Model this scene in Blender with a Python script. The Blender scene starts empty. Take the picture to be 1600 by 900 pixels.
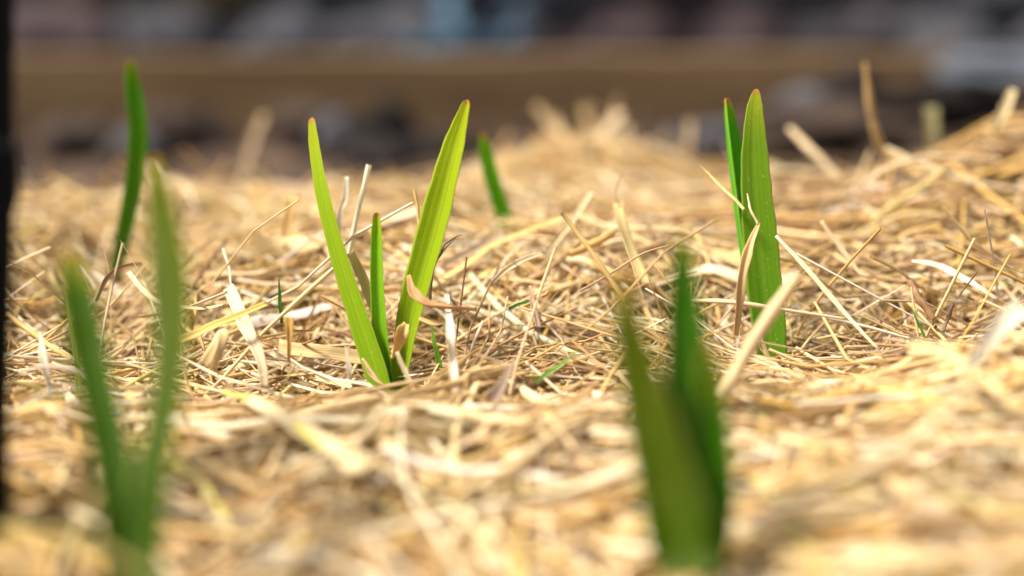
import bpy, math, random
import numpy as np
from mathutils import Vector, noise as mn

SC = bpy.context.scene
COL = SC.collection
R = math.radians
rng = np.random.default_rng(11)
random.seed(5)

# ------------------------------------------------------------------ camera
CAM_H = 0.114
PITCH = R(12.0)
FPX = 50.0 / 36.0 * 1600.0
cam_d = bpy.data.cameras.new("camera")
cam = bpy.data.objects.new("camera", cam_d)
COL.objects.link(cam)
cam.location = (0, 0, CAM_H)
cam.rotation_euler = (R(90) - PITCH, 0, 0)
cam_d.lens = 50
cam_d.sensor_width = 36
cam_d.clip_start = 0.005
cam_d.clip_end = 400
cam_d.dof.use_dof = True
cam_d.dof.focus_distance = 0.408
cam_d.dof.aperture_fstop = 3.15
SC.camera = cam

# ------------------------------------------------------------------ light
SUN_EL, SUN_AZ = R(56), R(-104)          # azimuth measured from +Y (away from the camera) towards +X
world = bpy.data.worlds.new("World")
SC.world = world
world.use_nodes = True
wn, wl = world.node_tree.nodes, world.node_tree.links
bg = wn['Background']
sky = wn.new('ShaderNodeTexSky')
sky.sky_type = 'NISHITA'
sky.sun_disc = False
sky.sun_elevation = SUN_EL
sky.sun_rotation = SUN_AZ
sky.dust_density = 3.0
hs = wn.new('ShaderNodeHueSaturation')
hs.inputs['Saturation'].default_value = 0.3
wl.new(sky.outputs[0], hs.inputs['Color'])
wl.new(hs.outputs[0], bg.inputs['Color'])
bg.inputs['Strength'].default_value = 0.095
sd = bpy.data.lights.new("sun", 'SUN')
sun = bpy.data.objects.new("sun", sd)
COL.objects.link(sun)
sd.energy = 4.8
sd.angle = R(12)
sd.color = (1.0, 0.915, 0.79)
sdir = Vector((math.sin(SUN_AZ) * math.cos(SUN_EL), math.cos(SUN_AZ) * math.cos(SUN_EL), math.sin(SUN_EL)))
sun.rotation_euler = sdir.to_track_quat('Z', 'Y').to_euler()
SC.view_settings.view_transform = 'Standard'
SC.view_settings.look = 'None'
SC.view_settings.gamma = 1
SC.view_settings.exposure = 1.14

# ------------------------------------------------------------------ helpers
def V(*a):
    return np.array(a, dtype=float)

def at(px, py, dep):
    """point seen at photo position px, py (1600x900), dep metres along the view axis"""
    f = V(0, math.cos(PITCH), -math.sin(PITCH))
    u = V(0, math.sin(PITCH), math.cos(PITCH))
    return V(0, 0, CAM_H) + dep * (f + (px - 800) / FPX * V(1, 0, 0) - (py - 450) / FPX * u)

def smooth_noise(x, y, s, seed):
    """cheap smooth value made of sines, works on arrays"""
    r = np.random.default_rng(seed)
    out = np.zeros_like(np.asarray(x, dtype=float))
    for k in range(6):
        a = r.uniform(0, 6.28)
        f = s * r.uniform(0.6, 1.6)
        out = out + np.sin((x * math.cos(a) + y * math.sin(a)) * f + r.uniform(0, 6.28))
    return out / 6.0

def bump(x, y, cx, cy, rx, ry, h):
    return h * np.exp(-(((x - cx) / rx) ** 2 + ((y - cy) / ry) ** 2))

def hf(x, y):
    """top of the straw blanket"""
    x = np.asarray(x, dtype=float); y = np.asarray(y, dtype=float)
    h = 0.0055 * smooth_noise(x, y, 50, 3) + 0.0055 * smooth_noise(x, y, 150, 4)
    h = h + bump(x, y, 0.225, 0.550, 0.070, 0.048, 0.039)
    h = h + bump(x, y, 0.36, 0.57, 0.09, 0.08, 0.038) + bump(x, y, 0.045, 0.70, 0.07, 0.05, 0.013)
    h = h + bump(x, y, 0.150, 0.335, 0.060, 0.050, 0.022)
    h = h - 0.003 * np.clip((y - 0.50) / 0.15, 0, 1) * (1 - np.exp(-((x - 0.30) / 0.15) ** 2))
    st = np.clip((y - 0.410) / 0.046, 0, 1); st = st * st * (3 - 2 * st)
    h = h + st * (0.021 + 0.006 * np.exp(-((x - 0.015) / 0.05) ** 2))
    h = h - bump(x, y, -0.138, 0.480, 0.028, 0.055, 0.019)
    h = h - 0.034 * np.clip((y - 0.62 - 0.07 * np.exp(-((x - 0.05) / 0.10) ** 2) - 0.05 * np.exp(-((x - 0.30) / 0.12) ** 2)) / 0.10, 0, 1)
    h = h + bump(x, y, -0.02, 0.335, 0.10, 0.03, 0.005) + 0.004 * smooth_noise(x, y, 95, 8) * np.clip((0.40 - y) / 0.03, 0, 1)
    h = h - bump(x, y, -0.062, 0.222, 0.022, 0.042, 0.032) - bump(x, y, 0.0, 0.50, 0.02, 0.03, 0.007) - bump(x, y, 0.033, 0.258, 0.02, 0.02, 0.006)
    h = h + bump(x, y, 0.03, 0.30, 0.07, 0.03, 0.004)
    
    h = h - bump(x, y, -0.036, 0.400, 0.016, 0.014, 0.006)
    h = h - bump(x, y, 0.075, 0.422, 0.016, 0.012, 0.005)
    return h

def ground_dep(px, py, lift=0.0):
    lo = None
    for d in np.arange(0.16, 1.6, 0.002):
        p = at(px, py, d)
        if p[2] <= float(hf(p[0], p[1])) + lift:
            return d
    return 1.2

def tag(o, label=None, cat=None, group=None, kind=None):
    if label: o['label'] = label
    if cat: o['category'] = cat
    if group: o['group'] = group
    if kind: o['kind'] = kind
    return o

def empty(name, loc):
    o = bpy.data.objects.new(name, None)
    o.empty_display_size = 0.02
    COL.objects.link(o)
    o.location = loc
    return o

def mesh_np(name, verts, quads, mats, cols=None, suv=None, parent=None, smooth=True, mat_idx=None):
    me = bpy.data.meshes.new(name)
    verts = np.asarray(verts, dtype=np.float32)
    origin = V(0, 0, 0)
    if parent is not None:
        origin = np.array(parent.location, dtype=float)
    verts = verts - origin.astype(np.float32)
    quads = np.asarray(quads, dtype=np.int32)
    n, m = len(verts), len(quads)
    me.vertices.add(n)
    me.vertices.foreach_set("co", verts.ravel())
    me.loops.add(m * 4)
    me.loops.foreach_set("vertex_index", quads.ravel())
    me.polygons.add(m)
    me.polygons.foreach_set("loop_start", np.arange(0, m * 4, 4, dtype=np.int32))
    me.polygons.foreach_set("loop_total", np.full(m, 4, dtype=np.int32))
    me.polygons.foreach_set("use_smooth", np.full(m, smooth, dtype=bool))
    if mat_idx is not None:
        me.polygons.foreach_set("material_index", np.asarray(mat_idx, dtype=np.int32))
    me.update(calc_edges=True)
    if cols is not None:
        a = me.attributes.new("tint", 'FLOAT_COLOR', 'POINT')
        c = np.ones((n, 4), dtype=np.float32); c[:, :3] = cols
        a.data.foreach_set("color", c.ravel())
    if suv is not None:
        a = me.attributes.new("fibre", 'FLOAT_VECTOR', 'POINT')
        a.data.foreach_set("vector", np.asarray(suv, dtype=np.float32).ravel())
    for mt in (mats if isinstance(mats, (list, tuple)) else [mats]):
        me.materials.append(mt)
    o = bpy.data.objects.new(name, me)
    COL.objects.link(o)
    if parent is not None:
        o.parent = parent
    return o

def set_origin(o, p):
    """move the origin of a mesh thing to p without moving its surface"""
    me = o.data
    n = len(me.vertices)
    co = np.empty(n * 3, dtype=np.float32)
    me.vertices.foreach_get("co", co)
    co = co.reshape(-1, 3) - np.array(p, dtype=np.float32)
    me.vertices.foreach_set("co", co.ravel())
    o.location = tuple(float(v) for v in p)
    me.update()
    return o

# ------------------------------------------------------------------ materials
def new_mat(name):
    m = bpy.data.materials.new(name)
    m.use_nodes = True
    return m, m.node_tree.nodes, m.node_tree.links, m.node_tree.nodes['Principled BSDF']

def make_fibre_mat(name, rough, spec, trans, streak_amt, streak_scale, bump_s, trans_tint=(1, 1, 1), blotch=0.25, blotch_col=(0.16, 0.09, 0.04)):
    m, n, l, p = new_mat(name)
    tint = n.new('ShaderNodeAttribute'); tint.attribute_name = "tint"
    fib = n.new('ShaderNodeAttribute'); fib.attribute_name = "fibre"
    mp = n.new('ShaderNodeMapping'); mp.inputs['Scale'].default_value = streak_scale
    l.new(fib.outputs['Vector'], mp.inputs['Vector'])
    nz = n.new('ShaderNodeTexNoise'); nz.inputs['Scale'].default_value = 1.0
    nz.inputs['Detail'].default_value = 3
    l.new(mp.outputs[0], nz.inputs['Vector'])
    mr = n.new('ShaderNodeMapRange')
    mr.inputs['From Min'].default_value = 0.3; mr.inputs['From Max'].default_value = 0.7
    mr.inputs['To Min'].default_value = 1 - streak_amt; mr.inputs['To Max'].default_value = 1 + streak_amt * 0.55
    l.new(nz.outputs['Fac'], mr.inputs['Value'])
    mul = n.new('ShaderNodeVectorMath'); mul.operation = 'SCALE'
    l.new(tint.outputs['Color'], mul.inputs[0]); l.new(mr.outputs[0], mul.inputs['Scale'])
    # weathered spots
    mp2 = n.new('ShaderNodeMapping'); mp2.inputs['Scale'].default_value = (2.0, 120, 3.7)
    l.new(fib.outputs['Vector'], mp2.inputs['Vector'])
    nz2 = n.new('ShaderNodeTexNoise'); nz2.inputs['Scale'].default_value = 1.0; nz2.inputs['Detail'].default_value = 4
    l.new(mp2.outputs[0], nz2.inputs['Vector'])
    mr2 = n.new('ShaderNodeMapRange')
    mr2.inputs['From Min'].default_value = 0.58; mr2.inputs['From Max'].default_value = 0.75
    mr2.inputs['To Max'].default_value = blotch
    l.new(nz2.outputs['Fac'], mr2.inputs['Value'])
    mix = n.new('ShaderNodeMix'); mix.data_type = 'RGBA'
    l.new(mr2.outputs[0], mix.inputs['Factor']); l.new(mul.outputs[0], mix.inputs['A'])
    mix.inputs['B'].default_value = (*blotch_col, 1)
    l.new(mix.outputs['Result'], p.inputs['Base Color'])
    p.inputs['Roughness'].default_value = rough
    p.inputs['Specular IOR Level'].default_value = spec
    bp = n.new('ShaderNodeBump'); bp.inputs['Strength'].default_value = bump_s; bp.inputs['Distance'].default_value = 0.0002
    l.new(nz.outputs['Fac'], bp.inputs['Height']); l.new(bp.outputs[0], p.inputs['Normal'])
    tr = n.new('ShaderNodeBsdfTranslucent')
    tm = n.new('ShaderNodeMix'); tm.data_type = 'RGBA'; tm.blend_type = 'MULTIPLY'; tm.inputs['Factor'].default_value = 1
    l.new(mix.outputs['Result'], tm.inputs['A']); tm.inputs['B'].default_value = (*trans_tint, 1)
    l.new(tm.outputs['Result'], tr.inputs['Color'])
    ms = n.new('ShaderNodeMixShader'); ms.inputs[0].default_value = trans
    l.new(p.outputs[0], ms.inputs[1]); l.new(tr.outputs[0], ms.inputs[2])
    l.new(ms.outputs[0], n['Material Output'].inputs['Surface'])
    return m

M_STRAW = make_fibre_mat("dry_straw", 0.5, 0.26, 0.26, 0.40, (7, 14, 37), 0.5, (1, 0.95, 0.8))
M_LEAF = make_fibre_mat("fresh_leaf", 0.5, 0.05, 0.5, 0.16, (16, 9, 11), 0.35, (0.95, 1.0, 0.35), blotch=0.08, blotch_col=(0.20, 0.22, 0.01))

def add_specks(m, col, amount, scale):
    # dust and pale scuffs that belong to the leaf skin
    n, l = m.node_tree.nodes, m.node_tree.links
    p = n['Principled BSDF']
    src = p.inputs['Base Color'].links[0].from_socket
    tc = n.new('ShaderNodeTexCoord')
    for sc, lo, hi, am, cc in ((scale, 0.66, 0.74, amount, col), (scale * 0.22, 0.60, 0.78, amount * 0.35, (0.30, 0.24, 0.05))):
        nz = n.new('ShaderNodeTexNoise'); nz.inputs['Scale'].default_value = sc; nz.inputs['Detail'].default_value = 3
        l.new(tc.outputs['Object'], nz.inputs['Vector'])
        mr = n.new('ShaderNodeMapRange'); mr.inputs['From Min'].default_value = lo; mr.inputs['From Max'].default_value = hi; mr.inputs['To Max'].default_value = am
        l.new(nz.outputs['Fac'], mr.inputs['Value'])
        mx = n.new('ShaderNodeMix'); mx.data_type = 'RGBA'
        l.new(mr.outputs[0], mx.inputs['Factor']); l.new(src, mx.inputs['A']); mx.inputs['B'].default_value = (*cc, 1)
        src = mx.outputs['Result']
    l.new(src, p.inputs['Base Color'])

def noise_mat(name, c1, c2, scale, rough=0.9, bump_d=0.003, detail=6, stretch=(1, 1, 1), c3=None):
    m, n, l, p = new_mat(name)
    tc = n.new('ShaderNodeTexCoord')
    mp = n.new('ShaderNodeMapping'); mp.inputs['Scale'].default_value = stretch
    l.new(tc.outputs['Object'], mp.inputs['Vector'])
    nz = n.new('ShaderNodeTexNoise'); nz.inputs['Scale'].default_value = scale; nz.inputs['Detail'].default_value = detail
    l.new(mp.outputs[0], nz.inputs['Vector'])
    cr = n.new('ShaderNodeValToRGB')
    cr.color_ramp.elements[0].position = 0.32; cr.color_ramp.elements[0].color = (*c1, 1)
    cr.color_ramp.elements[1].position = 0.68; cr.color_ramp.elements[1].color = (*c2, 1)
    if c3:
        e = cr.color_ramp.elements.new(0.52); e.color = (*c3, 1)
    l.new(nz.outputs['Fac'], cr.inputs[0]); l.new(cr.outputs[0], p.inputs['Base Color'])
    p.inputs['Roughness'].default_value = rough; p.inputs['Specular IOR Level'].default_value = 0.12
    bp = n.new('ShaderNodeBump'); bp.inputs['Distance'].default_value = bump_d; bp.inputs['Strength'].default_value = 0.7
    nb = n.new('ShaderNodeTexNoise'); nb.inputs['Scale'].default_value = scale * 4; nb.inputs['Detail'].default_value = 6
    l.new(mp.outputs[0], nb.inputs['Vector'])
    l.new(nb.outputs['Fac'], bp.inputs['Height']); l.new(bp.outputs[0], p.inputs['Normal'])
    return m

add_specks(M_LEAF, (0.62, 0.60, 0.35), 0.7, 1500)
M_SOIL = noise_mat("dark_soil", (0.022, 0.014, 0.009), (0.095, 0.062, 0.042), 9, 0.95, 0.004, c3=(0.050, 0.033, 0.024))
M_PATH = noise_mat("grey_path", (0.035, 0.033, 0.038), (0.075, 0.070, 0.078), 3.5, 0.9, 0.004)
M_WOOD = noise_mat("weathered_board", (0.085, 0.052, 0.026), (0.15, 0.096, 0.050), 5, 0.8, 0.002, stretch=(1, 9, 9))
M_CLOD = noise_mat("soil_clod", (0.006, 0.005, 0.005), (0.018, 0.014, 0.013), 30, 0.95, 0.003)
M_CLOD_BROWN = noise_mat('brown_clod', (0.020, 0.014, 0.011), (0.060, 0.042, 0.032), 30, 0.95, 0.003)
M_STONE = noise_mat("grey_stone", (0.046, 0.046, 0.053), (0.070, 0.070, 0.080), 12, 0.85, 0.003)
M_STONE_PALE = noise_mat("pale_stone", (0.05, 0.058, 0.07), (0.09, 0.10, 0.12), 12, 0.8, 0.003)
M_STONE_RED = noise_mat("reddish_stone", (0.036, 0.025, 0.028), (0.054, 0.038, 0.040), 12, 0.85, 0.003)
M_STONE_OLIVE = noise_mat("olive_stone", (0.050, 0.038, 0.020), (0.08, 0.062, 0.034), 12, 0.85, 0.003)
M_STONE_DARK = noise_mat("dark_stone", (0.040, 0.036, 0.040), (0.060, 0.054, 0.060), 12, 0.85, 0.003)
M_BLUE = noise_mat("blue_plastic", (0.042, 0.080, 0.12), (0.07, 0.12, 0.17), 6, 0.45, 0.001)
M_BLACK = noise_mat("black_metal", (0.0015, 0.0015, 0.0016), (0.003, 0.003, 0.003), 40, 0.9, 0.0005)

M_BLACK.node_tree.nodes['Principled BSDF'].inputs['Specular IOR Level'].default_value = 0.12

# ------------------------------------------------------------------ ribbons and tubes
def frames(P):
    """P (N,S,3) -> tangent, side, up unit vectors"""
    T = np.gradient(P, axis=1)
    T /= np.linalg.norm(T, axis=2, keepdims=True) + 1e-12
    up = np.zeros_like(T); up[..., 2] = 1
    steep = np.abs(T[..., 2:3]) > 0.93
    up = np.where(steep, V(0, -1, 0), up)
    S = np.cross(T, up); S /= np.linalg.norm(S, axis=2, keepdims=True) + 1e-12
    U = np.cross(S, T)
    return T, S, U

def ribbon_arrays(P, W, roll, curl, K=3, rnd=None):
    """P (N,S,3) centre lines, W (N,S) half widths, roll (N,S) angle, curl (N,) relative channel depth"""
    N, Sg, _ = P.shape
    T, S, U = frames(P)
    c, s = np.cos(roll)[..., None], np.sin(roll)[..., None]
    A = S * c + U * s
    B = -S * s + U * c
    a = np.linspace(-1, 1, K)
    verts = (P[:, :, None, :] + A[:, :, None, :] * (W[:, :, None, None] * a[None, None, :, None])
             + B[:, :, None, :] * (W[:, :, None, None] * (a ** 2 - 0.5)[None, None, :, None] * curl[:, None, None, None]))
    L = np.cumsum(np.concatenate([np.zeros((N, 1)), np.linalg.norm(np.diff(P, axis=1), axis=2)], axis=1), axis=1)
    suv = np.zeros((N, Sg, K, 3))
    suv[..., 0] = a[None, None, :] * np.clip(W / 0.001, 0.3, 4)[:, :, None] * 0.5
    suv[..., 1] = L[:, :, None]
    suv[..., 2] = (rnd if rnd is not None else rng.random(N))[:, None, None] * 10
    base = (np.arange(N) * Sg * K)[:, None, None]
    i = (np.arange(Sg - 1) * K)[None, :, None]
    k = np.arange(K - 1)[None, None, :]
    q0 = base + i + k
    quads = np.stack([q0, q0 + 1, q0 + K + 1, q0 + K], axis=-1).reshape(-1, 4)
    return verts.reshape(-1, 3), quads, suv.reshape(-1, 3)

def tube_arrays(P, W, K=6, rnd=None):
    N, Sg, _ = P.shape
    T, S, U = frames(P)
    a = np.arange(K) / K * 2 * math.pi
    verts = (P[:, :, None, :] + W[:, :, None, None] * (S[:, :, None, :] * np.cos(a)[None, None, :, None]
             + U[:, :, None, :] * np.sin(a)[None, None, :, None]))
    L = np.cumsum(np.concatenate([np.zeros((N, 1)), np.linalg.norm(np.diff(P, axis=1), axis=2)], axis=1), axis=1)
    suv = np.zeros((N, Sg, K, 3))
    suv[..., 0] = np.cos(a)[None, None, :] * 0.8
    suv[..., 1] = L[:, :, None]
    suv[..., 2] = (rnd if rnd is not None else rng.random(N))[:, None, None] * 10
    base = (np.arange(N) * Sg * K)[:, None, None]
    i = (np.arange(Sg - 1) * K)[None, :, None]
    k = np.arange(K)[None, None, :]
    k2 = (np.arange(K) + 1) % K
    q = np.stack([base + i + k, base + i + k2[None, None, :], base + i + K + k2[None, None, :], base + i + K + k], axis=-1)
    return verts.reshape(-1, 3), q.reshape(-1, 4), suv.reshape(-1, 3)

PAL = np.array([
    (0.77, 0.60, 0.33), (0.83, 0.72, 0.49), (0.69, 0.48, 0.19), (0.62, 0.40, 0.12), (0.54, 0.37, 0.17),
    (0.42, 0.26, 0.11), (0.26, 0.155, 0.08), (0.78, 0.71, 0.56), (0.56, 0.49, 0.15), (0.66, 0.50, 0.27)]) * np.array([1.02, 1.0, 1.0])
PW = np.array([0.24, 0.14, 0.14, 0.08, 0.13, 0.08, 0.04, 0.05, 0.03, 0.07])

# ------------------------------------------------------------------ plants: where their leaves run (photo x, y, depth, half width mm)
PLANTS = [
    dict(name='leafy_shoot', base=(612, 612, 0.402),
         label='sharp bright green shoot of three leaves spreading in a V left of centre',
         leaves=[
             dict(pts=[(487, 184, .418), (492, 230, .416), (505, 305, .412), (530, 400, .408), (562, 500, .404), (592, 592, .401), (606, 650, .400)],
                  w=[1.0, 1.65, 2.1, 2.5, 3.1, 3.3, 2.8], yaw=-22, curl=0.35, c0=(0.20, 0.36, 0.010), c1=(0.36, 0.47, 0.012)),
             dict(pts=[(589, 332, .4035), (589, 372, .404), (590, 440, .404), (594, 510, .404), (602, 580, .404), (608, 650, .403)],
                  w=[1.0, 1.6, 1.95, 2.15, 2.2, 2.0], yaw=-8, curl=0.9, c0=(0.16, 0.40, 0.012), c1=(0.27, 0.50, 0.015)),
             dict(pts=[(731, 156, .398), (717, 205, .400), (700, 270, .401), (677, 360, .403), (652, 450, .405), (634, 530, .406), (622, 600, .406), (614, 650, .405)],
                  w=[0.9, 2.5, 3.6, 4.1, 3.8, 3.1, 2.6, 2.2], yaw=-24, curl=0.55, c0=(0.22, 0.37, 0.010), c1=(0.40, 0.48, 0.012)),
         ]),
    dict(name='leafy_shoot', base=(1205, 560, 0.418),
         label='sharp green shoot with one broad and one narrow upright leaf right of centre',
         leaves=[
             dict(pts=[(1135, 153, .428), (1141, 200, .428), (1150, 270, .428), (1160, 350, .427), (1170, 430, .426), (1186, 510, .424), (1200, 590, .420)],
                  w=[0.8, 1.8, 2.4, 2.4, 2.2, 1.9, 1.7], yaw=50, curl=0.8, c0=(0.08, 0.38, 0.015), c1=(0.14, 0.48, 0.015)),
             dict(pts=[(1182, 139, .414), (1179, 180, .414), (1180, 260, .415), (1186, 350, .416), (1194, 440, .417), (1204, 530, .418), (1210, 600, .418)],
                  w=[0.9, 2.7, 4.0, 4.8, 5.1, 4.6, 3.8], yaw=-12, curl=0.3, c0=(0.10, 0.27, 0.012), c1=(0.20, 0.33, 0.015)),
         ]),
    dict(name='leafy_shoot', base=(178, 440, 0.507),
         label='single tall blurred green leaf curving up behind the straw at far left',
         leaves=[
             dict(pts=[(203, 92, .495), (207, 130, .497), (215, 190, .499), (213, 260, .501), (203, 320, .503), (190, 380, .505), (178, 440, .507)],
                  w=[1.2, 2.6, 3.1, 3.2, 2.9, 2.5, 2.1], yaw=15, curl=0.5, c0=(0.09, 0.22, 0.01), c1=(0.09, 0.34, 0.008)),
         ]),
    dict(name='leafy_shoot', base=(805, 385, 0.52),
         label='short slim green leaf tip leaning left, half hidden behind the straw at centre',
         leaves=[
             dict(pts=[(754, 207, .50), (759, 235, .503), (768, 275, .506), (782, 320, .51), (797, 362, .513), (812, 400, .515)],
                  w=[1.1, 2.3, 2.7, 2.8, 2.8, 2.6], yaw=-10, curl=0.5, c0=(0.12, 0.40, 0.012), c1=(0.16, 0.46, 0.012)),
         ]),
    dict(name='leafy_shoot', base=(207, 960, 0.245),
         label='large dark green shoot of two blurred leaves close to the lens at bottom left',
         leaves=[
             dict(pts=[(106, 392, .286), (118, 455, .280), (138, 560, .272), (162, 670, .262), (188, 800, .252), (200, 960, .245)],
                  w=[1.3, 3.0, 3.3, 3.3, 3.7, 4.0], yaw=30, curl=0.5, c0=(0.016, 0.065, 0.001), c1=(0.045, 0.11, 0.001)),
             dict(pts=[(240, 245, .290), (252, 310, .287), (268, 410, .280), (275, 520, .272), (262, 640, .262), (238, 760, .253), (218, 960, .245)],
                  w=[2.0, 4.3, 4.8, 4.3, 3.8, 4.0, 4.4], yaw=-25, curl=0.5, c0=(0.018, 0.065, 0.001), c1=(0.10, 0.12, 0.001)),
         ]),
    dict(name='leafy_shoot', base=(1085, 890, 0.262),
         label='large dark green blurred shoot of three leaves in front, right of centre',
         leaves=[
             dict(pts=[(968, 440, .268), (982, 510, .268), (1004, 600, .267), (1030, 700, .265), (1056, 800, .263), (1076, 900, .261)],
                  w=[2.0, 4.6, 5.8, 6.4, 6.2, 5.0], yaw=-15, curl=0.4, c0=(0.040, 0.090, 0.001), c1=(0.085, 0.095, 0.001)),
             dict(pts=[(1064, 362, .282), (1065, 420, .281), (1068, 500, .279), (1074, 600, .276), (1080, 720, .271), (1086, 900, .265)],
                  w=[1.6, 3.6, 4.4, 5.2, 5.4, 4.2], yaw=10, curl=0.5, c0=(0.024, 0.115, 0.001), c1=(0.026, 0.13, 0.001)),
             dict(pts=[(1106, 535, .273), (1106, 610, .272), (1108, 700, .270), (1106, 780, .268), (1098, 900, .263)],
                  w=[1.8, 3.8, 4.8, 4.8, 3.8], yaw=25, curl=0.5, c0=(0.030, 0.14, 0.001), c1=(0.045, 0.18, 0.001)),
         ]),
]

def catmull(pts, n):
    pts = np.asarray(pts, dtype=float)
    m = len(pts)
    ext = np.vstack([2 * pts[0] - pts[1], pts, 2 * pts[-1] - pts[-2]])
    t = np.linspace(0, m - 1, n)
    i = np.minimum(t.astype(int), m - 2)
    f = (t - i)[:, None]
    p0, p1, p2, p3 = ext[i], ext[i + 1], ext[i + 2], ext[i + 3]
    return 0.5 * (2 * p1 + (p2 - p0) * f + (2 * p0 - 5 * p1 + 4 * p2 - p3) * f ** 2 + (3 * p1 - p0 - 3 * p2 + p3) * f ** 3)

keep_clear = []          # (points, radii) that loose straw must not run through
for pl in PLANTS:
    for lf in pl['leaves']:
        pw = np.array([at(*p) for p in lf['pts']])
        both = catmull(np.hstack([pw, np.array(lf['w'])[:, None] * 0.001]), 26)
        lf['curve'], lf['hw'] = both[:, :3], np.maximum(both[:, 3], 0.00012)
        keep_clear.append((lf['curve'], lf['hw']))
KC_P = np.vstack([k[0] for k in keep_clear]); KC_R = np.concatenate([k[1] for k in keep_clear])

def hides_leaf(P):
    """True for loose straw lying across the open part of a shoot: shoots have pushed it aside"""
    c, s_ = math.cos(PITCH), math.sin(PITCH)
    def proj(Q):
        y, z = Q[..., 1], Q[..., 2] - CAM_H
        d = y * c - z * s_
        return Q[..., 0] / d * FPX, -(y * s_ + z * c) / d * FPX, d
    u, v, d = proj(P)
    bad = np.zeros(len(P), dtype=bool)
    for i, pl in enumerate(PLANTS):
        for lf in pl['leaves']:
            cu, cv, cd = proj(lf['curve'])
            m = int(len(cu) * (0.82 if i < 2 else 0.92 if i > 3 else 0.6))
            for k in range(m):
                r = lf['hw'][k] / cd[k] * FPX + 3
                bad |= (((u - cu[k]) ** 2 + (v - cv[k]) ** 2 < r * r) & (d < cd[k])).any(axis=1)
    return bad

def hits_leaf(P):
    """P (N,S,3): True where a straw would cut through a leaf"""
    bad = np.zeros(len(P), dtype=bool)
    for c in range(len(KC_P)):
        d2 = ((P - KC_P[c]) ** 2).sum(axis=2).min(axis=1)
        bad |= d2 < (KC_R[c] * 0.85 + 0.0006) ** 2
    return bad

# ------------------------------------------------------------------ the straw blanket
def scatter(n, y0, y1, half, near_only=False):
    y = rng.uniform(y0, y1, n * 3)
    x = rng.uniform(-1, 1, n * 3) * (half(y0) if half(y0) > half(y1) else half(y1))
    ok = ~((x > 0.13) & (y > 0.455) & (y < 0.63) & (rng.random(n * 3) < 0.72)) & (np.abs(x) < half(y)) & (y < 0.73 + 0.04 * smooth_noise(x, y, 25, 77) + 0.10 * np.exp(-((x - 0.30) / 0.14) ** 2) + 0.04 * np.exp(-((x - 0.04) / 0.10) ** 2))
    x, y = x[ok][:n], y[ok][:n]
    return x, y

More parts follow.
